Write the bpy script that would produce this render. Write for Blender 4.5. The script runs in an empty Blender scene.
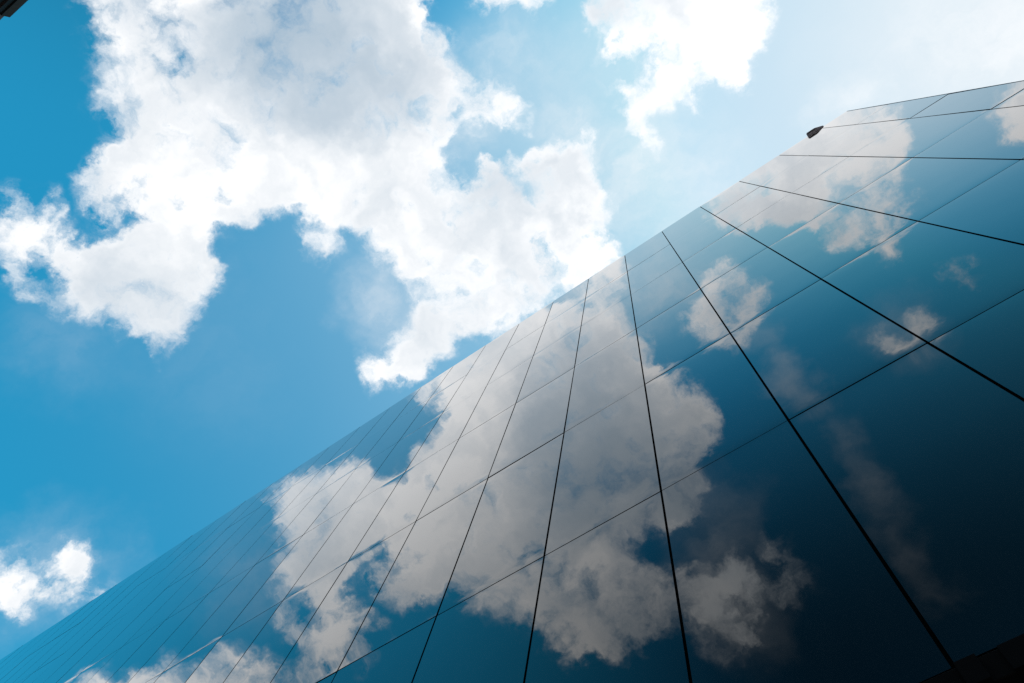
import bpy, bmesh, math, random
from mathutils import Vector, Euler

random.seed(11)
scene = bpy.context.scene
COL = scene.collection

# ------------------------------------------------------------------ helpers
def link(o, parent=None):
    COL.objects.link(o)
    if parent is not None:
        o.parent = parent
    return o

def obj(name, bm, material, parent=None, loc=(0, 0, 0), rot=(0, 0, 0), smooth=False):
    me = bpy.data.meshes.new(name)
    bm.normal_update()
    bm.to_mesh(me)
    bm.free()
    if smooth:
        for p in me.polygons:
            p.use_smooth = True
    me.materials.append(material)
    o = bpy.data.objects.new(name, me)
    o.location = loc
    o.rotation_euler = rot
    return link(o, parent)

def thing(name, label, cat, loc, rotz=0.0):
    o = bpy.data.objects.new(name, None)
    o.location = loc
    o.rotation_euler = (0, 0, rotz)
    o.empty_display_size = 0.3
    o["label"] = label
    o["category"] = cat
    return link(o)

def box(bm, x0, x1, y0, y1, z0, z1, bevel=0.0):
    r = bmesh.ops.create_cube(bm, size=1.0)
    vs = r["verts"]
    for v in vs:
        v.co = Vector(((x0 + x1) / 2 + v.co.x * (x1 - x0),
                       (y0 + y1) / 2 + v.co.y * (y1 - y0),
                       (z0 + z1) / 2 + v.co.z * (z1 - z0)))
    if bevel > 0:
        es = list({e for v in vs for e in v.link_edges})
        bmesh.ops.bevel(bm, geom=es, offset=bevel, segments=2, profile=0.5, affect='EDGES')
    return bm

def new_box(*a, **k):
    return box(bmesh.new(), *a, **k)

def cyl(bm, p0, p1, r0, r1=None, seg=16):
    r1 = r0 if r1 is None else r1
    p0, p1 = Vector(p0), Vector(p1)
    q = (p1 - p0).to_track_quat('Z', 'Y')
    r = bmesh.ops.create_cone(bm, cap_ends=True, segments=seg, radius1=r0, radius2=r1, depth=(p1 - p0).length)
    for v in r["verts"]:
        v.co = q @ v.co + (p0 + p1) / 2
    return bm

# ------------------------------------------------------------------ materials
def mat(name):
    m = bpy.data.materials.new(name)
    m.use_nodes = True
    nt = m.node_tree
    b = nt.nodes["Principled BSDF"]
    return m, nt, b

def noise(nt, scale, detail=4, rough=0.55, vec=None):
    n = nt.nodes.new("ShaderNodeTexNoise")
    n.inputs["Scale"].default_value = scale
    n.inputs["Detail"].default_value = detail
    n.inputs["Roughness"].default_value = rough
    if vec is not None:
        nt.links.new(vec, n.inputs["Vector"])
    return n

def plain(name, col, col2, rough, scale=6.0, metallic=0.0, spec=0.5):
    m, nt, b = mat(name)
    tc = nt.nodes.new("ShaderNodeTexCoord")
    n = noise(nt, scale, 6, 0.6, tc.outputs["Object"])
    r = nt.nodes.new("ShaderNodeValToRGB")
    r.color_ramp.elements[0].position = 0.3
    r.color_ramp.elements[0].color = (*col, 1)
    r.color_ramp.elements[1].position = 0.7
    r.color_ramp.elements[1].color = (*col2, 1)
    nt.links.new(n.outputs["Fac"], r.inputs["Fac"])
    nt.links.new(r.outputs["Color"], b.inputs["Base Color"])
    b.inputs["Roughness"].default_value = rough
    b.inputs["Metallic"].default_value = metallic
    b.inputs["Specular IOR Level"].default_value = spec
    return m

def glass_material():
    """dark opaque curtain-wall glass: near-black body under a smooth reflecting surface, faint dust film"""
    m, nt, b = mat("dark_mirror_glass")
    tc = nt.nodes.new("ShaderNodeTexCoord")
    geo = nt.nodes.new("ShaderNodeNewGeometry")
    mp = nt.nodes.new("ShaderNodeMapping")
    mp.inputs["Scale"].default_value = (1.0, 1.0, 0.22)       # rain-washed dust: streaks run down
    nt.links.new(geo.outputs["Position"], mp.inputs["Vector"])
    n = noise(nt, 5.0, 7, 0.6, mp.outputs["Vector"])
    r = nt.nodes.new("ShaderNodeMapRange")
    r.inputs["From Min"].default_value = 0.35
    r.inputs["From Max"].default_value = 0.75
    r.inputs["To Min"].default_value = 0.0
    r.inputs["To Max"].default_value = 1.0
    nt.links.new(n.outputs["Fac"], r.inputs["Value"])
    mix = nt.nodes.new("ShaderNodeMix")
    mix.data_type = 'RGBA'
    mix.inputs["A"].default_value = (0.0015, 0.0022, 0.003, 1)
    mix.inputs["B"].default_value = (0.004, 0.005, 0.006, 1)
    nt.links.new(r.outputs["Result"], mix.inputs["Factor"])
    nt.links.new(mix.outputs["Result"], b.inputs["Base Color"])
    b.inputs["Roughness"].default_value = 0.0
    b.inputs["IOR"].default_value = 1.42
    b.inputs["Specular Tint"].default_value = (0.95, 1.0, 1.0, 1)
    b.inputs["Coat Weight"].default_value = 1.0               # outer pane over the inner one: two reflecting surfaces
    b.inputs["Coat Roughness"].default_value = 0.0
    oi = nt.nodes.new("ShaderNodeObjectInfo")                 # panes of one facade never reflect quite alike
    pv = nt.nodes.new("ShaderNodeMapRange")
    pv.inputs["To Min"].default_value = 1.4 - 0.02
    pv.inputs["To Max"].default_value = 1.4 + 0.02
    nt.links.new(oi.outputs["Random"], pv.inputs["Value"])
    nt.links.new(pv.outputs["Result"], b.inputs["Coat IOR"])
    # very slight waviness of heat-strengthened glass (roller wave), millimetres over metres
    w = noise(nt, 1.1, 1, 0.4, geo.outputs["Position"])
    bp = nt.nodes.new("ShaderNodeBump")
    bp.inputs["Strength"].default_value = 1.0
    bp.inputs["Distance"].default_value = 0.0012
    nt.links.new(w.outputs["Fac"], bp.inputs["Height"])
    nt.links.new(bp.outputs["Normal"], b.inputs["Normal"])
    nt.links.new(bp.outputs["Normal"], b.inputs["Coat Normal"])
    return m

def brick_material():
    m, nt, b = mat("dark_brown_brick")
    tc = nt.nodes.new("ShaderNodeTexCoord")
    mp = nt.nodes.new("ShaderNodeMapping")
    mp.inputs["Rotation"].default_value = (math.radians(90), 0, 0)
    nt.links.new(tc.outputs["Object"], mp.inputs["Vector"])
    br = nt.nodes.new("ShaderNodeTexBrick")
    br.inputs["Scale"].default_value = 1.0
    br.inputs["Brick Width"].default_value = 0.24
    br.inputs["Row Height"].default_value = 0.077
    br.inputs["Mortar Size"].default_value = 0.006
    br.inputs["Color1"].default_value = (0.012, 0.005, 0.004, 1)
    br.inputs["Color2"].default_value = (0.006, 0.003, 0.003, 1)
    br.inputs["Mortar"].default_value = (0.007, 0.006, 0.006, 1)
    nt.links.new(mp.outputs["Vector"], br.inputs["Vector"])
    nt.links.new(br.outputs["Color"], b.inputs["Base Color"])
    b.inputs["Roughness"].default_value = 0.9
    return m

GLASS = glass_material()
BRICK = brick_material()
BLACK = plain("black_coated_metal", (0.0025, 0.0025, 0.003), (0.004, 0.004, 0.0045), 0.8, 8.0, spec=0.04)
JOINT = plain("black_joint_sealant", (0.003, 0.003, 0.003), (0.006, 0.006, 0.006), 0.9, 12.0, spec=0.1)
TRIM = plain("dark_grey_aluminium", (0.02, 0.022, 0.024), (0.035, 0.036, 0.038), 0.5, 10.0)
LAMP = plain("dark_housing_paint", (0.24, 0.22, 0.25), (0.34, 0.31, 0.35), 0.5, 14.0)
LENS = plain("dark_lens_glass", (0.01, 0.01, 0.012), (0.014, 0.014, 0.016), 0.08, 4.0)
STONE = plain("weathered_grey_cornice", (0.003, 0.0045, 0.004), (0.008, 0.011, 0.010), 0.9, 9.0, spec=0.15)
PAVE = plain("grey_paving", (0.16, 0.155, 0.15), (0.24, 0.235, 0.225), 0.85, 1.5)

# ------------------------------------------------------------------ dimensions (metres)
EYE = 1.6                      # the camera's height above the pavement
YF = 3.018                     # the glass plane stands 3 m in front of the camera
PW = 1.39195                   # panel module, width
PH = 3.6                       # panel module, height (one storey)
XS = 5.62435                   # first full vertical joint from the corner
XC = 6.51291                   # the free corner of the building
Z0 = EYE + 3.50043             # foot of the glass
ROWS = 6
ROOF = Z0 + ROWS * PH - 0.0066
NCOL = 31                      # full columns left of the corner strip
XL = XS - NCOL * PW
DEPTH = 16.0
GV, GH = 0.024, 0.018          # joint widths
TH = 0.010                     # glass thickness

# ------------------------------------------------------------------ the glass tower
tower = thing("glass_tower", "tall dark glass tower whose mirrored panels reflect the clouds", "building",
              ((XL + XC) / 2, YF + DEPTH / 2, 0))
TL = Vector(tower.location)

def tobj(name, bm, m, parent=None, smooth=False):
    """a part of the tower given in world coordinates"""
    bmesh.ops.translate(bm, verts=bm.verts, vec=-TL)
    return obj(name, bm, m, parent or tower, smooth=smooth)

tobj("wall", new_box(XL, XC - 0.03, YF + 0.055, YF + DEPTH, 0.0, ROOF - 0.05), JOINT)
bm = new_box(XL - 0.02, XC + 0.004, YF + 0.012, YF + 0.35, ROOF - 0.048, ROOF - 0.012, 0.004)
tobj("coping", bm, TRIM)
bm = new_box(XC - 0.022, XC + 0.004, YF - 0.004, YF + 0.30, Z0, ROOF - 0.05, 0.003)
tobj("corner_trim", bm, TRIM)

def panel_mesh(wid, hei, seed):
    """one slightly bowed pane: heat-strengthened glass kicks at its top and bottom edges"""
    rnd = random.Random(seed)
    xs = [-0.5, -0.47, -0.42, -0.3, -0.15, 0.0, 0.15, 0.3, 0.42, 0.47, 0.5]
    e = [0.0, 0.008, 0.018, 0.03, 0.045, 0.065, 0.09, 0.13, 0.2, 0.3, 0.4]
    zs = [-0.5 + t for t in e] + [0.0] + [0.5 - t for t in reversed(e)]
    kt, kb = rnd.uniform(0.002, 0.007), rnd.uniform(0.002, 0.007)
    kt *= rnd.choice((1, 1, -1)); kb *= rnd.choice((1, 1, -1))
    kx = rnd.uniform(-0.0004, 0.0004)
    bow = rnd.uniform(-0.0006, 0.0010)
    L = 0.22
    bm = bmesh.new()
    grid = []
    for z in zs:
        row = []
        for x in xs:
            dt, db = (0.5 - z) * hei, (0.5 + z) * hei
            y = bow * (1 - 4 * z * z) * (1 - 4 * x * x)
            y += kt * L * math.exp(-dt / L * 2.2) + kb * L * math.exp(-db / L * 2.2)
            y += kx * abs(2 * x) ** 6
            row.append(bm.verts.new((x * wid, y, z * hei)))
        grid.append(row)
    for j in range(len(zs) - 1):
        for i in range(len(xs) - 1):
            f = bm.faces.new((grid[j][i], grid[j][i + 1], grid[j + 1][i + 1], grid[j + 1][i]))
            f.smooth = True
    # edges and back of the pane (own vertices, so the front keeps its clean normals)
    ring = [grid[0][i] for i in range(len(xs))] + [grid[j][-1] for j in range(1, len(zs))] + \
           [grid[-1][i] for i in range(len(xs) - 2, -1, -1)] + [grid[j][0] for j in range(len(zs) - 2, 0, -1)]
    a = [bm.verts.new(v.co) for v in ring]
    c = [bm.verts.new(v.co + Vector((0, TH, 0))) for v in ring]
    n = len(ring)
    for k in range(n):
        bm.faces.new((a[k], c[k], c[(k + 1) % n], a[(k + 1) % n]))
    bm.faces.new(c)
    me = bpy.data.meshes.new("glass_panel")
    bm.to_mesh(me)
    bm.free()
    me.materials.append(GLASS)
    return me

VARIANTS = [panel_mesh(PW - GV, PH - GH, s) for s in range(9)]
CORNER = [panel_mesh(XC - 0.026 - XS - GV / 2, PH - GH, 40 + s) for s in range(3)]

cam_rot = Euler((2.899234, -0.122197, 0.602400), 'XYZ')
cam_inv = cam_rot.to_matrix().transposed()
FPX = 765.4561
def seen_area(x0, x1, z0, z1):
    """how large a pane shows in the photograph (square pixels inside the frame)"""
    n, hits = 12, 0
    P = []
    for i in range(n + 1):
        for j in range(n + 1):
            q = cam_inv @ Vector((x0 + (x1 - x0) * i / n, YF, z0 + (z1 - z0) * j / n - EYE))
            P.append((512 + FPX * q.x / -q.z, 341.5 - FPX * q.y / -q.z) if q.z < 0 else None)
    if None in P:
        return 0
    area = 0
    for i in range(n):
        for j in range(n):
            c = [P[i * (n + 1) + j], P[(i + 1) * (n + 1) + j], P[(i + 1) * (n + 1) + j + 1], P[i * (n + 1) + j + 1]]
            cx, cy = sum(p[0] for p in c) / 4, sum(p[1] for p in c) / 4
            if 0 <= cx < 1024 and 0 <= cy < 683:
                area += abs(sum(c[k][0] * c[(k + 1) % 4][1] - c[(k + 1) % 4][0] * c[k][1] for k in range(4))) / 2
    return area

cells = []
for r in range(ROWS):
    z0, z1 = Z0 + r * PH, min(Z0 + (r + 1) * PH, ROOF)
    cells.append((XS, XC - 0.026 + GV / 2, z0, z1, 'corner', r))
    for c in range(NCOL):
        cells.append((XS - (c + 1) * PW, XS - c * PW, z0, z1, 'full', r * 37 + c))
cells = [(seen_area(*c[:4]),) + c for c in cells]
cells.sort(key=lambda c: -c[0])
rest = []
for k, (area, x0, x1, z0, z1, kind, s) in enumerate(cells):
    me = random.choice(CORNER if kind == 'corner' else VARIANTS)
    loc = Vector(((x0 + x1) / 2, YF, (z0 + z1) / 2))
    rot = Euler((random.gauss(0, 0.0009), 0, random.gauss(0, 0.0009)))
    if k < 100:
        o = bpy.data.objects.new("glass_panel", me)
        o.location = loc - TL
        o.rotation_euler = rot
        link(o, tower)
    else:
        rest.append((me, loc, rot))
bm = bmesh.new()                                    # the panes past the hundred largest, far along the wall
for me, loc, rot in rest:
    t = bmesh.new()
    t.from_mesh(me)
    bmesh.ops.transform(t, matrix=rot.to_matrix().to_4x4(), verts=t.verts)
    bmesh.ops.translate(t, verts=t.verts, vec=loc - TL)
    tmp = bpy.data.meshes.new("tmp")
    t.to_mesh(tmp)
    t.free()
    bm.from_mesh(tmp)
    bpy.data.meshes.remove(tmp)
me = bpy.data.meshes.new("glass_panel")
bm.to_mesh(me)
bm.free()
me.materials.append(GLASS)
o = bpy.data.objects.new("glass_panel", me)
o["kind"] = "stuff"
link(o, tower)

# base ledge under the glass and the black entrance canopy at the corner end
bm = new_box(XL, XC - 0.004, YF - 0.006, YF + 0.052, Z0 - 0.12, Z0 - GH, 0.003)
tobj("base_ledge", bm, BLACK)
ZC = EYE + 3.2 - 0.16
bm = new_box(-3.2, 4.6, 2.757, YF - 0.008, ZC, ZC + 0.16, 0.006)
canopy = tobj("canopy", bm, BLACK)
for (x0, x1, yf) in ((0.058, 0.156, 2.728), (0.252, 0.9, 2.740)):
    tobj("fascia_plate", new_box(x0, x1, yf, 2.7565, ZC - 0.002, ZC + 0.157, 0.002), BLACK, canopy)
bm = new_box(-3.0, 0.045, 2.732, 2.7565, ZC + 0.004, ZC + 0.06, 0.003)
tobj("gutter", bm, BLACK, canopy)

# ------------------------------------------------------------------ floodlight on the roof edge
fl = thing("floodlight", "small dark floodlight box sticking out over the glass roof edge", "floodlight",
           (5.50, YF - 0.02, ROOF))
bm = bmesh.new()
# housing: a wedge in plan, its left end swung out over the street
pts = [(-0.285, -0.088), (0.0, -0.088), (0.27, 0.0), (0.24, 0.12), (-0.29, 0.12)]
lo = [bm.verts.new((x, y, 0.0)) for x, y in pts]
hi = [bm.verts.new((x * 0.94, y * 0.9, 0.07)) for x, y in pts]
bm.faces.new(lo[::-1]); bm.faces.new(hi)
for k in range(5):
    bm.faces.new((lo[k], lo[(k + 1) % 5], hi[(k + 1) % 5], hi[k]))
bmesh.ops.bevel(bm, geom=bm.edges[:], offset=0.018, segments=3, affect='EDGES')
house = obj("housing", bm, LAMP, fl)
bm = bmesh.new()
lens = [bm.verts.new(p) for p in ((-0.245, -0.074, -0.001), (-0.02, -0.074, -0.001), (0.06, -0.045, -0.001), (-0.245, -0.045, -0.001))]
lens2 = [bm.verts.new(v.co + Vector((0, 0, -0.008))) for v in lens]
bm.faces.new(lens); bm.faces.new(lens2[::-1])
for k in range(4):
    bm.faces.new((lens2[k], lens2[(k + 1) % 4], lens[(k + 1) % 4], lens[k]))
obj("lens", bm, LENS, fl)
bm = new_box(-0.03, 0.03, 0.10, 0.30, 0.05, 0.08, 0.004)
box(bm, -0.03, 0.03, 0.26, 0.299, -0.011, 0.049, 0.004)
obj("bracket", bm, BLACK, fl)

# ------------------------------------------------------------------ brick block across the street
H = EYE + 30.0
brick = thing("brick_block", "dark brown brick block with a projecting cornice in the top left corner", "building",
              (-20.0, -26.0, 0))
BL = Vector(brick.location)
def bobj(name, bm, m, parent=None):
    bmesh.ops.translate(bm, verts=bm.verts, vec=-BL)
    return obj(name, bm, m, parent or brick)
bobj("wall", new_box(-34.0, -9.6, -36.0, -17.97, 0.0, H), BRICK)
cor = bobj("cornice", new_box(-16.68, -9.4, -17.968, -17.79, H - 0.46, H, 0.01), STONE)
bobj("frieze", new_box(-16.60, -9.45, -17.966, -17.86, H - 0.70, H - 0.462, 0.006), BRICK, cor)

# ------------------------------------------------------------------ ground
bm = bmesh.new()
vs = [bm.verts.new(p) for p in ((-400, -400, 0), (400, -400, 0), (400, 400, 0), (-400, 400, 0))]
bm.faces.new(vs)
g = obj("pavement", bm, PAVE)
g["kind"] = "structure"

# ------------------------------------------------------------------ sky, sun, clouds
SUN = Vector((0.52044, 0.15938, 0.83889)).normalized()
SUN_EL = math.asin(SUN.z)
SUN_AZ = math.atan2(SUN.x, SUN.y)

world = bpy.data.worlds.new("World")
scene.world = world
world.use_nodes = True
nt = world.node_tree
nt.nodes.clear()
N, Lk = nt.nodes.new, nt.links.new

def into(tree):
    """the node helpers below write into this tree from now on"""
    global N, Lk
    N, Lk = tree.nodes.new, tree.links.new

def setin(sock, v):
    if hasattr(v, "is_linked"):
        Lk(v, sock)
    elif v is not None:
        sock.default_value = v

def M(op, a, b=None, c=None, clamp=False):
    n = N("ShaderNodeMath")
    n.operation = op
    n.use_clamp = clamp
    for s, v in zip(n.inputs, (a, b, c)):
        setin(s, v)
    return n.outputs[0]

def V(op, a, b=None, c=None, scale=None):
    n = N("ShaderNodeVectorMath")
    n.operation = op
    for s, v in zip(n.inputs[:3], (a, b, c)):
        setin(s, v)
    if scale is not None:
        setin(n.inputs["Scale"], scale)
    return n.outputs["Value"] if op in ('DOT_PRODUCT', 'DISTANCE', 'LENGTH') else n.outputs["Vector"]

def ramp(x, a, b, lo=0.0, hi=1.0, smooth=True):
    n = N("ShaderNodeMapRange")
    n.interpolation_type = 'SMOOTHSTEP' if smooth else 'LINEAR'
    n.clamp = True
    setin(n.inputs["Value"], x)
    for k, v in (("From Min", a), ("From Max", b), ("To Min", lo), ("To Max", hi)):
        setin(n.inputs[k], v)
    return n.outputs["Result"]

def wnoise(vec, scale, detail, rough, lac=2.0, color=False):
    n = N("ShaderNodeTexNoise")
    n.inputs["Scale"].default_value = scale
    n.inputs["Detail"].default_value = detail
    n.inputs["Roughness"].default_value = rough
    n.inputs["Lacunarity"].default_value = lac
    Lk(vec, n.inputs["Vector"])
    return n.outputs["Color" if color else "Fac"]

def mixc(f, a, b):
    n = N("ShaderNodeMix")
    n.data_type = 'RGBA'
    setin(n.inputs["Factor"], f)
    for s, v in ((n.inputs["A"], a), (n.inputs["B"], b)):
        setin(s, v if hasattr(v, "is_linked") else (*v, 1))
    return n.outputs["Result"]

DIR = N("ShaderNodeTexCoord").outputs["Generated"]     # the direction looked in: the sky is at infinity

sky = N("ShaderNodeTexSky")
sky.sky_type = 'NISHITA'
sky.sun_disc = False
sky.sun_elevation = SUN_EL
sky.sun_rotation = SUN_AZ
sky.altitude = 50
sky.air_density = 1.0
sky.dust_density = 1.0
sky.ozone_density = 1.0
hs = N("ShaderNodeHueSaturation")
hs.inputs["Saturation"].default_value = 1.4
Lk(sky.outputs[0], hs.inputs["Color"])
clear = V('MINIMUM', V('MULTIPLY', hs.outputs[0], (0.38, 1.62, 1.13)), (0.9, 3.0, 4.5))
# forward-scattered haze round the sun
cs = M('MAXIMUM', V('DOT_PRODUCT', DIR, tuple(SUN)), 0.0)
haze = M('ADD', M('MULTIPLY', M('POWER', cs, 3.0), 0.78), M('MULTIPLY', M('POWER', cs, 20), 0.15), clamp=True)
dx = N("ShaderNodeSeparateXYZ")
Lk(DIR, dx.inputs[0])
# the veil thins out to the clean deep-blue band of sky a quarter turn away from the sun
haze = M('MULTIPLY', haze, ramp(dx.outputs[1], -0.33, -0.1, 0.05, 1.0))
deep = M('MULTIPLY', ramp(dx.outputs[1], -0.15, -0.62), ramp(dx.outputs[0], -0.56, -0.10))
clear = V('SCALE', clear, scale=M('MULTIPLY_ADD', deep, -0.85, 1.0))
clear = mixc(haze, clear, (4.1, 4.4, 4.6))
clear = mixc(M('MULTIPLY', ramp(dx.outputs[1], -0.16, -0.36), ramp(dx.outputs[0], -0.42, -0.15)), clear, V('MULTIPLY', clear, (0.70, 0.94, 1.09)))   # bluest a quarter turn from the sun

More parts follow.
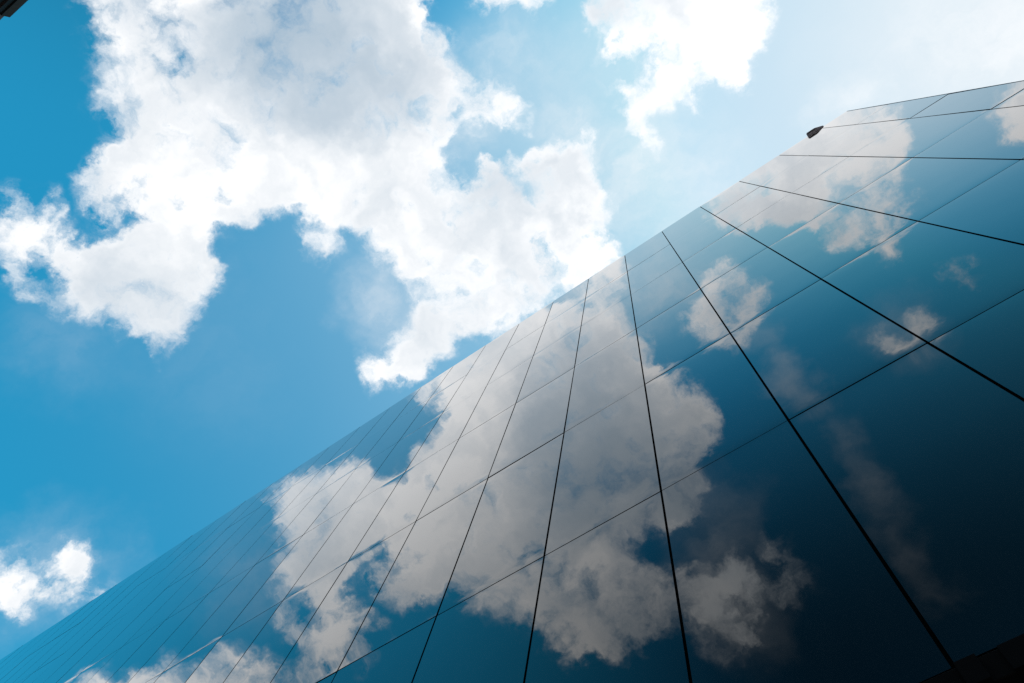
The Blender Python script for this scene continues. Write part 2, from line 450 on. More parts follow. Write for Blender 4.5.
# the clouds: puffs placed over the sky (unit direction x, y, z, angular radius, weight)
PUFFS = (
    (-0.1929, -0.3263, 0.9266, 0.1316, 0.285),
    (0.1642, -0.0964, 1.0018, 0.1198, 0.726),
    (-0.2398, -0.1551, 0.9310, 0.1307, 0.568),
    (-0.2013, 0.0321, 0.9686, 0.1217, 0.530),
    (-0.1644, -0.3395, 0.9421, 0.1155, 0.259),
    (-0.4113, -0.2767, 0.8794, 0.1136, 0.255),
    (-0.3203, 0.0147, 0.8914, 0.1019, 0.310),
    (-0.3092, -0.2587, 0.9067, 0.1216, 0.399),
    (-0.2455, -0.0769, 0.9800, 0.1004, 0.645),
    (-0.3085, -0.2612, 0.9072, 0.1196, 0.414),
    (-0.0875, 0.0071, 1.0582, 0.1059, 0.342),
    (-0.3317, -0.4406, 0.8842, 0.1014, 0.335),
    (-0.4902, -0.2431, 0.8712, 0.1027, 0.356),
    (0.1070, -0.0685, 0.9936, 0.0848, 0.311),
    (0.2327, -0.1629, 0.9905, 0.0957, 0.451),
    (-0.4211, -0.2770, 0.8763, 0.1128, 0.264),
    (-0.1723, -0.2932, 0.9527, 0.1299, 0.221),
    (-0.2690, -0.2368, 0.9462, 0.1242, 0.284),
    (-0.2046, -0.3514, 0.9110, 0.1078, 0.286),
    (-0.2054, 0.0324, 0.9876, 0.1223, 0.444),
    (-0.3571, -0.3331, 0.8476, 0.1203, 0.253),
    (-0.2647, -0.3696, 0.8694, 0.1000, 0.472),
    (-0.1419, 0.0379, 0.9598, 0.1287, 0.212),
    (-0.2618, -0.1565, 0.9816, 0.1267, 0.361),
    (-0.1776, -0.2007, 0.9900, 0.1166, 0.390),
    (-0.4143, -0.3023, 0.8730, 0.0953, 0.307),
    (-0.1484, 0.0746, 1.0251, 0.0857, 0.235),
    (-0.3155, -0.3935, 0.8414, 0.1034, 0.361),
    (-0.3626, -0.3268, 0.8343, 0.1151, 0.276),
    (-0.2753, -0.3484, 0.9002, 0.1236, 0.380),
    (-0.2925, -0.1000, 0.9509, 0.0426, 0.350),
    (-0.1048, -0.5876, 0.8634, 0.0143, 0.107),
    (-0.1648, -0.1464, 0.9767, 0.0764, 0.527),
    (0.0534, -0.0708, 0.9961, 0.0255, 0.301),
    (-0.1120, -0.3243, 0.9394, 0.0714, 0.653),
    (-0.3422, -0.4172, 0.8558, 0.0120, 0.107),
    (-0.4704, -0.0683, 0.9276, 0.0120, 0.108),
    (-0.1273, -0.2749, 0.9255, 0.0239, 0.112),
    (-0.2556, -0.4948, 0.8306, 0.0274, 0.437),
    (-0.0957, -0.1132, 0.9861, 0.0512, 0.308),
    (-0.2039, -0.0271, 0.9816, 0.0525, 0.273),
    (-0.2657, -0.4477, 0.8832, 0.0243, 0.121),
    (0.0235, -0.2010, 0.9792, 0.0413, 0.533),
    (-0.0967, 0.1114, 0.9888, 0.0337, 0.440),
    (0.0877, -0.0410, 0.9880, 0.0628, 0.341),
    (0.0812, -0.0464, 1.0263, 0.0155, 0.150),
    (-0.2686, -0.3860, 0.8413, 0.0120, 0.153),
    (0.1915, -0.3666, 0.9206, 0.0331, 0.650),
    (-0.3628, 0.0809, 0.9277, 0.0403, 0.309),
    (-0.1486, -0.5051, 0.8544, 0.0399, 0.400),
    (-0.4033, -0.0444, 0.8918, 0.0158, 0.126),
    (0.0311, -0.1594, 1.0403, 0.0308, 0.075),
    (-0.8015, -0.1796, 0.6122, 0.0351, 0.041),
    (0.1658, -0.0371, 1.0229, 0.0360, 0.119),
    (-0.6511, -0.2439, 0.6720, 0.0814, 0.682),
    (-0.0422, -0.0405, 1.0288, 0.0120, 0.148),
    (0.1283, -0.1737, 0.9764, 0.0384, 0.617),
    (-0.3752, -0.1274, 0.9181, 0.0299, 0.442),
    (-0.0709, 0.0305, 0.9735, 0.0692, 1.377),
    (-0.3017, -0.1443, 0.9720, 0.0182, 0.159),
    (0.0886, -0.0136, 0.9960, 0.0370, 0.584),
    (-0.0768, -0.3186, 0.9448, 0.0368, 0.562),
    (-0.5694, -0.3075, 0.7615, 0.0233, 0.309),
    (-0.1332, -0.4967, 0.8565, 0.0262, 0.299),
    (-0.4881, -0.1688, 0.8386, 0.0620, 0.393),
    (-0.3368, -0.1272, 0.9281, 0.0508, 0.679),
    (-0.1218, -0.2174, 0.9640, 0.0547, 0.287),
    (-0.2657, -0.0436, 0.9611, 0.0706, 0.302),
    (-0.0808, -0.3460, 0.9356, 0.0283, 0.438),
    (0.1714, -0.0005, 0.9852, 0.0381, 0.587),
    (-0.2759, -0.0342, 0.9619, 0.0589, 0.243),
    (0.2061, -0.0190, 0.9862, 0.0282, 0.474),
    (-0.5556, -0.2559, 0.7922, 0.0346, 0.439),
    (-0.3185, -0.2061, 0.9505, 0.0128, 0.152),
    (-0.4212, 0.1180, 0.8682, 0.0120, 0.109),
    (-0.7959, 0.0020, 0.6057, 0.0308, 0.325),
    (-0.5806, -0.2955, 0.7889, 0.0594, 0.338),
    (-0.1717, 0.0967, 0.9803, 0.0458, 0.469),
    (-0.1599, -0.3885, 0.9071, 0.0691, 0.599),
    (-0.5865, -0.2808, 0.7755, 0.0408, 0.628),
    (-0.2111, 0.0943, 0.9729, 0.0395, 0.423),
    (-0.4004, -0.4432, 0.8611, 0.0149, 0.092),
    (-0.0545, -0.0288, 1.0113, 0.0120, 0.162),
    (-0.4158, -0.4022, 0.8584, 0.0132, 0.105),
    (-0.7381, 0.0551, 0.6998, 0.0529, 0.606),
    (-0.0204, -0.2215, 0.9761, 0.0288, 0.238),
    (-0.3923, -0.3476, 0.8515, 0.0469, 0.376),
    (-0.0914, -0.5604, 0.8011, 0.0309, -0.050),
    (-0.4134, -0.4310, 0.8615, 0.0186, 0.090),
    (-0.5465, -0.3079, 0.7784, 0.0361, 0.482),
    (-0.4120, 0.0602, 0.9240, 0.0320, 0.148),
    (-0.3921, 0.0598, 0.9228, 0.0385, 0.248),
    (-0.1308, -0.2690, 0.9543, 0.0574, 0.319),
    (-0.7479, 0.0378, 0.6627, 0.0359, 0.334),
    (0.1659, -0.1807, 0.9816, 0.0528, 0.512),
    (-0.5120, -0.2342, 0.8239, 0.0622, 0.515),
    (-0.2935, -0.4697, 0.8326, 0.0492, 0.651),
    (-0.1385, -0.2012, 1.0039, 0.0651, 0.391),
    (0.2495, -0.2441, 0.9403, 0.0330, 0.604),
    (-0.2775, 0.0581, 0.9758, 0.0160, 0.176),
    (-0.1215, 0.1520, 1.0252, 0.0290, 0.107),
    (0.2406, -0.1659, 0.9557, 0.0755, 0.697),
    (-0.4306, -0.2905, 0.8693, 0.0322, 0.026),
    (-0.2012, -0.4077, 0.8963, 0.0348, 0.496),
    (-0.2351, -0.2576, 0.9867, 0.0156, 0.050),
    (-0.2123, -0.5075, 0.8427, 0.0442, 0.686),
    (-0.5661, -0.1612, 0.8085, 0.0356, 0.510),
    (-0.3497, -0.3859, 0.8914, 0.0120, 0.107),
    (-0.1305, -0.1550, 0.9795, 0.0424, 0.431),
    (-0.0862, -0.4761, 0.9267, 0.0287, 0.029),
    (-0.1064, -0.5524, 0.8293, 0.0254, 0.123),
    (0.0053, -0.2749, 0.9614, 0.0277, 0.315),
    (0.0749, -0.1342, 0.9759, 0.0389, 0.338),
    (-0.4459, -0.0012, 0.8553, 0.0237, 0.077),
    (-0.2988, 0.0707, 0.9423, 0.0635, 0.670),
    (-0.4013, -0.3688, 0.9019, 0.0120, 0.101),
    (0.2588, 0.1120, 0.9594, 0.0287, 0.320),
    (-0.4803, -0.2237, 0.8395, 0.0692, 0.349),
    (-0.2543, 0.0707, 1.0038, 0.0120, 0.148),
    (-0.1400, -0.2551, 0.9781, 0.0120, 0.123),
    (-0.6047, -0.2378, 0.7602, 0.0291, 0.490),
    (0.1314, -0.0066, 0.9915, 0.0354, 0.453),
    (-0.1351, -0.0499, 0.9896, 0.0334, 0.494),
    (-0.4848, -0.1971, 0.8495, 0.0357, 0.296),
    (-0.3406, -0.3248, 0.8767, 0.0439, 0.186),
    (-0.5059, -0.2171, 0.8510, 0.0138, 0.107),
    (-0.2970, -0.0524, 0.9402, 0.0481, 0.445),
    (0.2365, -0.3524, 0.8514, 0.0336, 0.053),
    (0.1958, -0.3602, 0.9606, 0.0120, 0.131),
    (-0.0906, -0.2917, 0.9522, 0.0334, 0.437),
    (0.1446, -0.3550, 0.9255, 0.0255, 0.311),
    (0.1569, -0.1959, 0.9714, 0.0319, 0.404),
    (-0.4039, -0.2260, 0.8863, 0.0508, 0.389),
    (-0.5521, -0.1570, 0.8547, 0.0738, 0.622),
    (-0.0173, -0.2013, 1.0301, 0.0452, 0.078),
    (-0.0995, -0.2275, 0.9687, 0.0330, 0.521),
    (0.0971, -0.1152, 0.9868, 0.0574, 0.208),
    (-0.4271, -0.2105, 0.8797, 0.0329, 0.364),
    (-0.4648, -0.1835, 0.8771, 0.0310, 0.567),
    (-0.1365, -0.2109, 0.9277, 0.0832, 0.566),
    (-0.3481, -0.0995, 0.9327, 0.0349, 0.390),
    (-0.4711, -0.1538, 0.8682, 0.0340, 0.446),
    (-0.1020, -0.3126, 0.9889, 0.0130, 0.109),
    (-0.2445, 0.1526, 0.9214, 0.0209, 0.113),
    (-0.0764, -0.1126, 1.0039, 0.0310, 0.144),
    (-0.5685, -0.2107, 0.8379, 0.0343, 0.169),
    (0.0667, 0.0274, 1.0328, 0.0158, 0.132),
    (-0.1092, -0.2728, 0.9561, 0.0360, 0.290),
    (-0.0812, -0.1288, 0.9814, 0.0431, 0.338),
    (0.3719, -0.2270, 0.8945, 0.0264, 0.494),
    (-0.1402, -0.5238, 0.8372, 0.0337, 0.370),
    (-0.1508, -0.1212, 0.9807, 0.0345, 0.428),
    (0.1567, 0.0741, 0.9252, 0.0395, 0.078),
    (-0.5155, -0.1281, 0.8473, 0.0382, 0.488),
    (-0.1883, -0.5585, 0.8058, 0.0283, 0.278),
    (0.0457, 0.0368, 0.9991, 0.0274, 0.231),
    (-0.3946, -0.3271, 0.8753, 0.0145, 0.067),
    (-0.5501, -0.3229, 0.7614, 0.0255, 0.326),
    (-0.3237, -0.1120, 0.9534, 0.0259, 0.308),
    (0.0486, 0.0192, 0.9986, 0.0294, 0.586),
    (-0.1754, -0.1087, 0.9796, 0.0348, 0.299),
    (-0.1684, -0.0407, 0.9891, 0.0381, 0.488),
    (0.1626, -0.1352, 0.9673, 0.0814, 0.448),
    (-0.0692, -0.0318, 1.0203, 0.0120, 0.152),
    (-0.3102, -0.1503, 0.9388, 0.0679, 0.424),
    (-0.2176, -0.4581, 0.8618, 0.0279, 0.398),
    (-0.7239, 0.0251, 0.7048, 0.0376, 0.309),
    (-0.1000, 0.0823, 0.9914, 0.0549, 0.774),
    (-0.7673, -0.0467, 0.6396, 0.0291, 0.270),
    (-0.0073, -0.2448, 0.9709, 0.0500, 0.239),
    (-0.4179, -0.4066, 0.8590, 0.0227, 0.092),
    (0.1015, -0.1563, 0.9825, 0.0367, 0.486),
    (-0.1716, -0.5398, 0.8325, 0.0390, 0.497),
    (-0.0897, -0.5481, 0.8421, 0.0391, 0.386),
    (0.0439, -0.2371, 0.9580, 0.0439, 0.687),
    (-0.5835, -0.1832, 0.7914, 0.0321, 0.500),
    (0.2557, -0.1231, 0.9499, 0.0403, 0.596),
    (-0.5489, -0.2808, 0.7872, 0.0303, 0.313),
    (-0.3463, -0.4324, 0.8272, 0.0554, 0.438),
    (-0.1221, -0.5205, 0.8450, 0.0388, 0.339),
    (-0.1253, -0.3821, 0.9156, 0.0342, 0.454),
    (-0.5035, -0.2836, 0.8162, 0.0350, 0.754),
    (-0.3537, -0.2697, 0.9471, 0.0120, 0.120),
    (-0.3942, -0.2668, 0.8863, 0.0277, 0.072),
    (0.1812, 0.0233, 0.9832, 0.0278, 0.452),
    (0.0199, -0.2523, 1.0169, 0.0809, 0.478),
    (0.2380, 0.1526, 0.9960, 0.0120, 0.145),
    (-0.7120, -0.2031, 0.6567, 0.0433, 0.586),
    (-0.1208, -0.4055, 0.9060, 0.0251, 0.473),
    (-0.1907, -0.0104, 0.9540, 0.0247, 0.119),
    (-0.1559, -0.4144, 0.9535, 0.0166, 0.110),
    (-0.1203, -0.3354, 0.9638, 0.0120, 0.151),
    (0.2146, -0.0639, 0.9315, 0.0234, 0.099),
    (0.1894, -0.2083, 0.9573, 0.0614, 0.308),
    (-0.3715, 0.1385, 0.8774, 0.0397, 0.089),
    (-0.3039, -0.3176, 0.9221, 0.0401, 0.062),
    (-0.1434, -0.4149, 0.8988, 0.0308, 0.557),
    (0.2074, -0.4001, 0.8444, 0.0144, 0.087),
    (-0.1741, -0.4992, 0.8486, 0.0349, 0.469),
    (-0.0065, -0.2466, 0.9843, 0.0513, 0.297),
    (0.1279, -0.0321, 1.0073, 0.0581, 0.517),
    (-0.3405, -0.1823, 0.9332, 0.0455, 0.458),
    (-0.7794, -0.0137, 0.6396, 0.0529, 0.144),
    (-0.2761, 0.0639, 0.9805, 0.0127, 0.166),
    (-0.3398, -0.4553, 0.8218, 0.0498, 0.422),
    (-0.4539, -0.2043, 0.8675, 0.0345, 0.397),
    (-0.2553, 0.0822, 0.9639, 0.0553, 0.659),
    (-0.1503, -0.4887, 0.8591, 0.0252, 0.371),
    (-0.5222, -0.1489, 0.8086, 0.0709, 0.631),
    (-0.0853, -0.1842, 1.0027, 0.0643, 0.320),
    (-0.1068, 0.1397, 0.9521, 0.0236, 0.142),
    (0.2249, -0.0851, 0.9700, 0.0598, 0.753),
    (-0.2026, -0.0645, 0.9777, 0.0409, 0.359),
    (0.0560, -0.0320, 0.9979, 0.0398, 0.760),
    (0.2780, -0.1817, 0.9427, 0.0345, 0.583),
    (-0.6018, -0.2977, 0.7202, 0.0468, 0.892),
    (-0.5419, -0.2037, 0.8305, 0.0603, 0.622),
    (-0.0873, -0.1401, 0.9971, 0.0377, 0.272),
    (0.0989, -0.1351, 0.9856, 0.0510, 0.344),
    (-0.7513, -0.1524, 0.6418, 0.0313, 0.591),
    (-0.3031, -0.4047, 0.9072, 0.0120, 0.145),
    (-0.3228, 0.0701, 0.9115, 0.0299, 0.147),
    (0.1800, -0.0218, 0.9679, 0.0560, 0.348),
    (-0.3273, -0.4020, 0.8110, 0.0120, 0.100),
    (0.2211, -0.0449, 0.9694, 0.0331, 0.554),
    (-0.1820, -0.5268, 0.8375, 0.0569, 0.458),
    (-0.3771, -0.3973, 0.8358, 0.0524, 0.578),
    (-0.1253, -0.4171, 0.9423, 0.0163, 0.128),
    (0.1625, -0.2948, 0.8840, 0.0161, 0.106),
    (-0.0518, -0.0316, 1.0197, 0.0120, 0.152),
    (0.2850, 0.1179, 0.9512, 0.0280, 0.358),
    (-0.1466, -0.5427, 0.8271, 0.0232, 0.314),
    (0.2788, -0.1487, 0.9450, 0.0243, 0.418),
    (-0.3792, 0.0689, 0.9177, 0.0453, 0.381),
    (0.2283, -0.1510, 1.0084, 0.0120, 0.115),
    (-0.4141, -0.3820, 0.8283, 0.0393, 0.639),
    (-0.7975, -0.0973, 0.6864, 0.0228, 0.093),
    (0.1785, -0.2365, 0.9531, 0.0372, 0.509),
    (0.1882, -0.0282, 0.9849, 0.0582, 0.338),
    (-0.1300, 0.1098, 0.9857, 0.0345, 0.559),
    (0.2505, -0.3326, 0.9092, 0.0261, 0.594),
    (0.2107, -0.2642, 0.9411, 0.0337, 0.655),
    (-0.3509, 0.0737, 0.9368, 0.0460, 0.467),
    (0.0742, -0.1359, 0.9883, 0.0263, 0.257),
    (-0.3954, -0.3834, 0.8796, 0.0129, 0.072),
    (-0.3103, -0.4892, 0.8151, 0.0289, 0.530),
    (-0.6291, -0.2633, 0.6945, 0.0592, 0.726),
    (-0.7809, -0.1752, 0.6382, 0.0231, 0.110),
    (-0.0833, -0.5146, 0.8534, 0.0375, 0.272),
    (-0.0104, -0.0386, 1.0501, 0.0356, 0.096),
    (-0.1041, -0.3586, 0.9276, 0.0324, 0.507),
    (-0.2361, -0.2542, 0.9729, 0.0120, 0.108),
    (-0.3699, -0.1059, 0.9232, 0.0325, 0.418),
    (-0.5696, -0.2186, 0.7816, 0.0619, 0.230),
    (-0.2807, -0.4934, 0.8232, 0.0266, 0.452),
    (0.0793, -0.0998, 1.0057, 0.0423, 0.701),
    (-0.0538, -0.1616, 1.0375, 0.0306, 0.093),
    (-0.1095, -0.1902, 0.9755, 0.0327, 0.391),
    (-0.3736, -0.1882, 0.9081, 0.0360, 0.543),
    (-0.2525, -0.0464, 1.0036, 0.0301, 0.125),
    (-0.3697, -0.3668, 0.8521, 0.0264, 0.111),
    (0.1812, 0.0123, 1.0118, 0.0120, 0.156),
    (0.2375, -0.2622, 0.9373, 0.0235, 0.318),
    (-0.1223, -0.2170, 1.0059, 0.0138, 0.138),
    (-0.7363, -0.1785, 0.6519, 0.0335, 0.589),
    (-0.1977, -0.2661, 0.9707, 0.1002, 0.498),
    (-0.0414, -0.0188, 0.9990, 0.0463, 0.893),
    (0.0281, 0.0617, 1.0502, 0.0461, 0.082),
    (-0.4836, -0.1604, 0.8507, 0.0482, 0.555),
    (-0.0067, -0.2404, 0.9585, 0.0500, 0.283),
    (-0.1082, -0.2535, 0.9613, 0.0329, 0.304),
    (-0.5508, -0.1273, 0.8211, 0.0402, 0.548),
    (-0.4412, -0.3156, 0.8401, 0.0407, 0.459),
    (-0.7520, -0.0273, 0.6586, 0.0266, 0.305),
    (0.2202, -0.2338, 0.9294, 0.0577, 0.730),
    (-0.5985, -0.2584, 0.7580, 0.0230, 0.345),
    (-0.0133, -0.1243, 1.0345, 0.0120, 0.130),
    (0.0426, -0.0064, 0.9991, 0.0315, 0.664),
    (-0.2785, 0.0694, 0.9758, 0.0125, 0.171),
    (-0.1990, -0.4761, 0.8565, 0.0279, 0.551),
    (-0.0608, -0.0087, 1.0243, 0.0134, 0.140),
    (-0.3357, -0.4801, 0.8104, 0.0297, 0.545),
    (0.1681, -0.0604, 0.9709, 0.0564, 0.333),
    (-0.2465, 0.0660, 0.9997, 0.0319, 0.123),
    (0.1096, -0.1163, 0.9659, 0.0166, 0.145),
    (-0.5581, -0.2069, 0.7774, 0.0638, 0.926),
    (-0.0927, -0.4950, 0.8640, 0.0330, 0.253),
    (-0.7643, -0.0121, 0.6260, 0.0521, 0.449),
    (-0.4792, -0.2643, 0.8370, 0.0268, 0.296),
    (0.0392, -0.2669, 0.9632, 0.0242, 0.255),
    (-0.3620, -0.2156, 0.9080, 0.0717, 0.517),
    (-0.2608, -0.4331, 0.8697, 0.0480, 0.533),
    (-0.3822, -0.4080, 0.8086, 0.0120, 0.084),
    (-0.2149, -0.5459, 0.8042, 0.0288, 0.294),
    (-0.1659, -0.5548, 0.8152, 0.0250, 0.495),
    (-0.2308, -0.4654, 0.8312, 0.0562, 0.744),
    (-0.2544, -0.4664, 0.8483, 0.0583, 0.362),
    (-0.1600, 0.1438, 1.0204, 0.0397, 0.106),
    (-0.1554, -0.4096, 0.9515, 0.0120, 0.128),
    (-0.3636, 0.0001, 0.9093, 0.0141, 0.141),
    (0.3781, -0.1981, 0.8881, 0.0425, 1.063),
    (0.1564, -0.3681, 0.9165, 0.0323, 0.437),
    (-0.6735, -0.2204, 0.6595, 0.0696, 0.746),
    (-0.2572, 0.0596, 0.9958, 0.0305, 0.124),
    (0.2543, -0.2804, 0.8657, 0.0135, 0.094),
    (-0.2780, 0.1565, 0.8958, 0.0260, 0.117),
    (-0.3033, -0.5099, 0.7448, 0.0266, 0.075),
    (-0.2315, -0.4013, 0.8870, 0.0417, 0.439),
    (-0.1025, -0.0545, 0.9981, 0.0310, 0.320),
    (0.0221, -0.2668, 0.9635, 0.0258, 0.294),
    (-0.7541, -0.0011, 0.6561, 0.0237, 0.198),
    (-0.4008, -0.1968, 0.8950, 0.0336, 0.473),
    (-0.1997, -0.1378, 0.9411, 0.0163, 0.169),
    (-0.0333, -0.2942, 0.9143, 0.0139, 0.120),
    (-0.0798, 0.0866, 0.9922, 0.0218, 0.172),
    (-0.7598, 0.0219, 0.6498, 0.0282, 0.287),
    (-0.1256, -0.0129, 0.9734, 0.0707, 0.763),
    (0.2309, -0.2173, 0.9484, 0.0431, 0.259),
    (-0.2697, 0.0167, 0.9626, 0.0560, 0.607),
    (-0.5054, -0.2112, 0.8754, 0.0324, 0.127),
    (-0.4330, -0.3556, 0.8283, 0.0402, 0.631),
    (-0.4768, -0.2953, 0.8279, 0.0375, 0.803),
    (-0.1342, -0.3073, 0.9153, 0.0191, 0.118),
    (0.2626, -0.2113, 0.9415, 0.0305, 0.637),
    (-0.1698, -0.4189, 0.8915, 0.0312, 0.577),
    (-0.1264, -0.3210, 0.9870, 0.0120, 0.109),
    (-0.3013, 0.0684, 0.9880, 0.0120, 0.154),
    (0.0932, 0.0960, 0.9572, 0.0120, 0.141),
    (-0.2992, -0.4945, 0.7526, 0.0352, 0.080),
    (-0.0843, -0.0342, 0.9958, 0.0496, 0.588),
    (-0.7291, 0.0744, 0.6812, 0.0372, 0.104),
    (-0.3164, 0.0620, 0.9386, 0.0642, 0.556),
    (-0.3116, -0.0547, 0.9009, 0.0120, 0.135),
    (0.0454, -0.2105, 0.9846, 0.0310, 0.263),
    (-0.1995, -0.0930, 0.9747, 0.0415, 0.308),
    (-0.0699, -0.0489, 0.9963, 0.0355, 0.473),
    (0.1785, -0.2261, 0.9492, 0.0415, 0.352),
    (-0.4462, -0.2407, 0.8612, 0.0711, 0.348),
    (-0.7132, 0.0515, 0.6991, 0.0408, 0.140),
    (-0.7354, 0.0558, 0.6753, 0.0476, 0.120),
    (-0.7432, -0.0028, 0.6691, 0.0374, 0.200),
    (-0.7167, 0.0792, 0.6928, 0.0306, 0.120),
    (-0.1016, -0.0851, 0.9912, 0.0374, -0.400),
    (-0.1335, -0.1219, 0.9835, 0.0238, -0.400),
    (-0.3471, -0.3619, 0.8652, 0.0272, 0.350),
    (-0.7529, 0.0235, 0.6577, 0.0442, 0.300),
    (-0.1361, 0.0479, 0.9895, 0.0510, -0.450),
    (-0.1544, 0.1066, 0.9822, 0.0340, -0.500),
    (-0.2208, 0.0128, 0.9752, 0.0408, -0.300),
    (-0.2814, 0.0169, 0.9594, 0.0306, -0.400),
    (-0.1108, -0.0314, 0.9933, 0.0374, -0.450),
    (-0.5073, -0.2645, 0.8202, 0.0374, -0.500),
    (-0.4384, -0.2463, 0.8644, 0.0272, -0.400),
    (-0.2442, -0.0856, 0.9659, 0.0306, -0.300),
    (0.0868, -0.0609, 0.9944, 0.0408, -0.500),
    (-0.4910, -0.2522, 0.8339, 0.0272, -0.350),
    (-0.5853, -0.2517, 0.7707, 0.0272, -0.400),
    (-0.1504, -0.1068, 0.9828, 0.0272, -0.500),
    (-0.1306, -0.1490, 0.9802, 0.0204, -0.400),
    (0.1385, -0.0142, 0.9903, 0.0306, -0.300),
    (-0.3258, -0.1053, 0.9396, 0.0238, -0.300),
    (-0.1501, -0.0233, 0.9884, 0.0306, -0.300),
    (-0.3257, 0.0005, 0.9455, 0.0340, -0.350),
    (0.2005, -0.1973, 0.9596, 0.0340, -0.250),
    (0.1423, -0.1375, 0.9802, 0.0306, -0.200),
    (0.2496, -0.1889, 0.9498, 0.0238, -0.250),
    (0.2096, -0.2308, 0.9502, 0.0272, -0.200),
    (0.0339, -0.2368, 0.9710, 0.0238, -0.350),
    (-0.2974, -0.4281, 0.8534, 0.0306, -0.280),
    (-0.3046, -0.4069, 0.8612, 0.0272, -0.250),
    (-0.3503, -0.3624, 0.8637, 0.0306, -0.500),
    (-0.4792, -0.2680, 0.8358, 0.0340, -0.350),
    (-0.1527, -0.5233, 0.8383, 0.0306, -0.300),
    (-0.1997, -0.4863, 0.8507, 0.0340, 0.300),
    (-0.4431, -0.2764, 0.8528, 0.0374, -0.300),
)
# thick, shaded middles of the clouds
CORES = (
    (-0.2787, -0.3318, 0.9013, 0.1569, 0.280),
    (-0.2784, -0.2517, 0.9269, 0.1046, 0.200),
    (-0.1723, -0.2226, 0.9596, 0.0784, 0.200),
    (-0.2740, -0.3661, 0.8893, 0.0784, 0.150),
    (-0.2136, 0.0022, 0.9769, 0.0784, 0.150),
    (-0.5215, -0.1962, 0.8304, 0.0784, 0.120),
    (-0.1953, -0.3293, 0.9238, 0.1961, 0.500),
    (-0.1880, -0.3868, 0.9028, 0.1438, 0.350),
    (-0.2631, -0.3412, 0.9024, 0.1176, 0.350),
    (-0.2345, -0.2479, 0.9400, 0.1307, 0.250),
    (-0.1222, -0.3984, 0.9090, 0.0784, 0.200),
    (-0.2777, -0.4562, 0.8454, 0.1046, 0.100),
)
# thin veils of ice cloud (direction, angular radius, cover)
VEILS = (
    (-0.0024, -0.1067, 0.9943, 0.1307, 0.220),
    (-0.0069, 0.0366, 0.9993, 0.1307, 0.350),
    (0.0646, 0.0851, 0.9943, 0.1438, 0.300),
    (-0.0422, -0.0473, 0.9980, 0.0784, 0.300),
    (-0.0430, -0.1766, 0.9833, 0.0784, 0.250),
    (-0.0905, -0.0205, 0.9957, 0.0523, 0.350),
    (-0.1300, -0.1076, 0.9857, 0.0588, 0.350),
    (-0.5427, -0.0631, 0.8375, 0.1438, 0.040),
    (-0.6160, -0.1748, 0.7681, 0.0915, 0.100),
    (-0.7284, 0.0353, 0.6842, 0.1046, 0.250),
    (-0.4859, -0.1828, 0.8547, 0.0915, 0.120),
    (-0.3405, -0.0104, 0.9402, 0.0784, 0.400),
    (0.3323, 0.1093, 0.9368, 0.1699, 0.200),
    (0.4231, 0.1317, 0.8965, 0.1569, 0.600),
    (0.2554, 0.1116, 0.9604, 0.0523, 0.350),
    (0.0911, -0.0269, 0.9955, 0.0784, 0.300),
    (0.0312, -0.2893, 0.9567, 0.0392, 0.220),
    (0.0291, -0.3432, 0.9388, 0.0392, 0.253),
    (0.0409, -0.3801, 0.9241, 0.0392, 0.230),
    (0.0497, -0.4375, 0.8978, 0.0392, 0.207),
    (0.0435, -0.4819, 0.8751, 0.0392, 0.207),
    (0.0434, -0.5154, 0.8558, 0.0392, 0.184),
    (0.0448, -0.5528, 0.8321, 0.0392, 0.149),
    (0.0505, -0.5892, 0.8064, 0.0392, 0.115),
    (-0.1501, -0.4806, 0.8640, 0.0784, 0.250),
    (-0.1640, -0.5387, 0.8264, 0.0784, 0.200),
    (-0.1137, -0.4283, 0.8965, 0.0654, 0.150),
    (0.1685, -0.3599, 0.9177, 0.0654, 0.200),
)
wa = wnoise(DIR, 13.0, 2.0, 0.5, color=True)
wb = wnoise(DIR, 45.0, 4.0, 0.6, color=True)
P = V('MULTIPLY_ADD', V('SUBTRACT', wa, (0.5, 0.5, 0.5)), (0.07,) * 3, DIR)
P = V('MULTIPLY_ADD', V('SUBTRACT', wb, (0.5, 0.5, 0.5)), (0.04,) * 3, P)

n1 = wnoise(P, 20.0, 9.0, 0.6)
off = SUN - SUN.z * Vector((0, 0, 1))
off = off.normalized() * 0.012
n2 = wnoise(V('ADD', P, tuple(off)), 20.0, 3.0, 0.5)
n0 = M('SUBTRACT', n1, 0.5)
n3 = wnoise(P, 20.0, 3.0, 0.5)
relief = M('MULTIPLY', M('SUBTRACT', n3, n2), 0.5)
lit = V('SCALE', (0.985, 1.0, 1.015), scale=M('MULTIPLY_ADD', M('POWER', cs, 6.0), 0.5, 5.15))
T = None
for (x, y, z, r, w) in CORES:
    k = ramp(V('DISTANCE', P, (x, y, z)), r, 0.0, 0.0, w)
    T = k if T is None else M('ADD', T, k)


W = None
for (x, y, z, r, w) in VEILS:
    k = ramp(V('DISTANCE', P, (x, y, z)), r, 0.0, 0.0, w)
    W = k if W is None else M('ADD', W, k)
nv = wnoise(V('MULTIPLY', P, (1.0, 1.6, 1.0)), 9.0, 7.0, 0.62)
W = M('MULTIPLY', W, ramp(nv, 0.30, 0.68, 0.25, 1.25, False), clamp=True)
clear = mixc(W, clear, V('SCALE', lit, scale=0.93))
nL = M('SUBTRACT', wnoise(P, 7.5, 3.0, 0.5), 0.5)
relief = M('MULTIPLY_ADD', nL, 1.5, relief)
T = M('MULTIPLY', T, M('MULTIPLY_ADD', nL, 1.2, 1.0))

soft = ramp(wnoise(DIR, 9.0, 2.0, 0.5), 0.36, 0.62, 0.62, 1.1)     # some edges crisp, others feathered
soft = M('MULTIPLY', soft, ramp(dx.outputs[1], -0.22, -0.42, 1.0, 1.3))
SHARED = (P, clear, n0, relief, T, soft, lit)

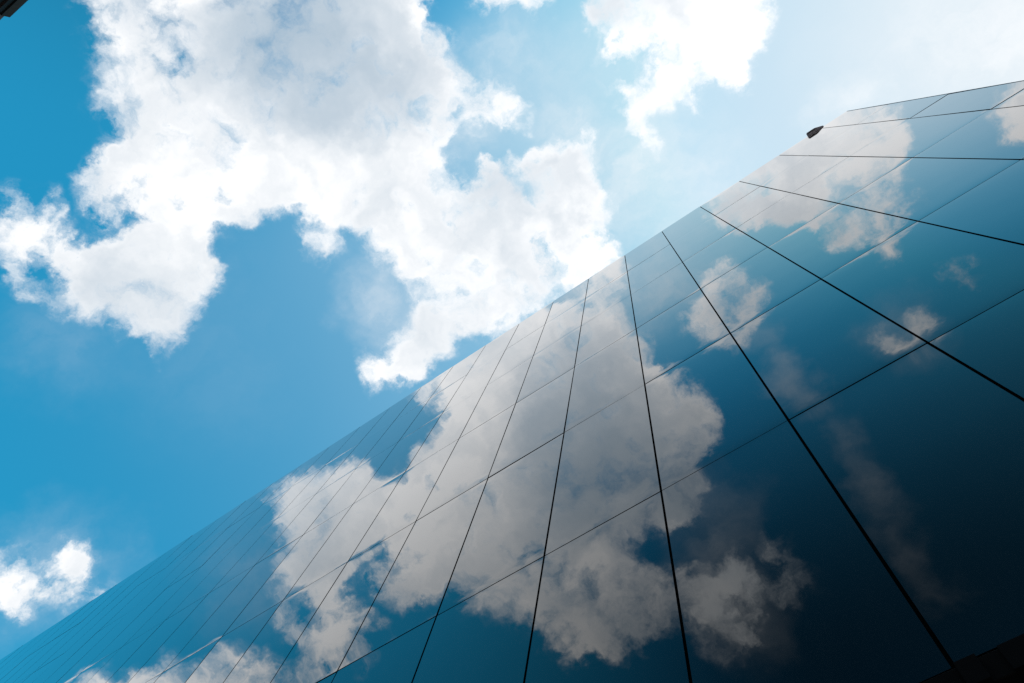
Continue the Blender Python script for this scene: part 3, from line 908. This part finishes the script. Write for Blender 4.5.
def cloud_sky(table):
    """the sky with the puffs of one sector: returns a Background shader"""
    g = bpy.data.node_groups.new("cloud_sector", 'ShaderNodeTree')
    for nm, ty in (("P", 'NodeSocketVector'), ("clear", 'NodeSocketColor'), ("n0", 'NodeSocketFloat'),
                   ("relief", 'NodeSocketFloat'), ("T", 'NodeSocketFloat'), ("soft", 'NodeSocketFloat'), ("lit", 'NodeSocketColor')):
        g.interface.new_socket(nm, in_out='INPUT', socket_type=ty)
    g.interface.new_socket("sky", in_out='OUTPUT', socket_type='NodeSocketShader')
    into(g)
    gi, go = N("NodeGroupInput"), N("NodeGroupOutput")
    P, clear, n0, relief, T, soft, lit = gi.outputs[:7]
    F = None
    for (x, y, z, r, w) in table:
        k = ramp(V('DISTANCE', P, (x, y, z)), r, 0.0, 0.0, w)
        F = k if F is None else M('ADD', F, k)
    col = clear
    if F is not None:
        edge = ramp(F, 0.0, 0.35)
        dens = M('MULTIPLY_ADD', M('MULTIPLY', n0, edge), 2.2, F)
        alpha = ramp(dens, 0.02, soft)
        # thin parts glow, thick parts are grey underneath, relief from the side the sun is on
        thick = M('MULTIPLY', T, ramp(F, 0.4, 1.15))
        body = ramp(F, 0.4, 1.5, 0.0, 0.26)
        t = M('MAXIMUM', M('ADD', M('ADD', thick, body), relief), 0.0)
        t = M('SUBTRACT', 1.0, M('POWER', 0.28, t))
        col = mixc(alpha, clear, mixc(t, lit, (1.7, 2.35, 2.95)))
    bg = N("ShaderNodeBackground")
    bg.inputs["Strength"].default_value = 0.1
    Lk(col, bg.inputs["Color"])
    Lk(bg.outputs[0], go.inputs[0])
    into(nt)
    gn = N("ShaderNodeGroup")
    gn.node_tree = g
    for sock, v in zip(gn.inputs, SHARED):
        Lk(v, sock)
    return gn.outputs[0]

sep = N("ShaderNodeSeparateXYZ")
Lk(P, sep.inputs[0])

def sector(table, lo, hi, depth=0):
    """halve the sky until a sector holds few puffs; a ray then weighs only the puffs of its own sector"""
    if len(table) <= 18 or depth > 7:
        return cloud_sky(table)
    best = None
    for ax in (0, 1):
        vals = sorted(p[ax] for p in table)
        cut = vals[len(vals) // 2]
        a_ = [p for p in table if p[ax] - p[3] < cut]
        b_ = [p for p in table if p[ax] + p[3] > cut]
        if best is None or len(a_) + len(b_) < best[0]:
            best = (len(a_) + len(b_), ax, cut, a_, b_)
    _, ax, cut, a_, b_ = best
    if max(len(a_), len(b_)) > 0.95 * len(table):
        return cloud_sky(table)
    mx = N("ShaderNodeMixShader")
    Lk(M('GREATER_THAN', sep.outputs[ax], cut), mx.inputs[0])
    Lk(sector(a_, lo, hi, depth + 1), mx.inputs[1])
    Lk(sector(b_, lo, hi, depth + 1), mx.inputs[2])
    return mx.outputs[0]

out = N("ShaderNodeOutputWorld")
Lk(sector(list(PUFFS), None, None), out.inputs["Surface"])
world.cycles.sampling_method = 'MANUAL'
world.cycles.sample_map_resolution = 256

sl = bpy.data.lights.new("sun", 'SUN')
sl.energy = 3.0
sl.angle = math.radians(0.5)
sl.color = (1.0, 0.96, 0.9)
so = link(bpy.data.objects.new("sun", sl))
so.rotation_euler = SUN.to_track_quat('Z', 'Y').to_euler()
so.location = SUN * 60

# ------------------------------------------------------------------ camera and picture
cam = bpy.data.cameras.new("camera")
cam.sensor_width = 36.0
cam.lens = FPX / 1024 * 36.0
cam.clip_start = 0.05
cam.clip_end = 2000
co = link(bpy.data.objects.new("camera", cam))
co.location = (0, 0, EYE)
co.rotation_euler = cam_rot
scene.camera = co

vs_ = scene.view_settings
vs_.view_transform = 'Standard'
vs_.look = 'None'
vs_.gamma = 1.0
vs_.use_curve_mapping = False
vs_.exposure = 1.0
scene.cycles.use_denoising = False
scene.cycles.max_bounces = 6
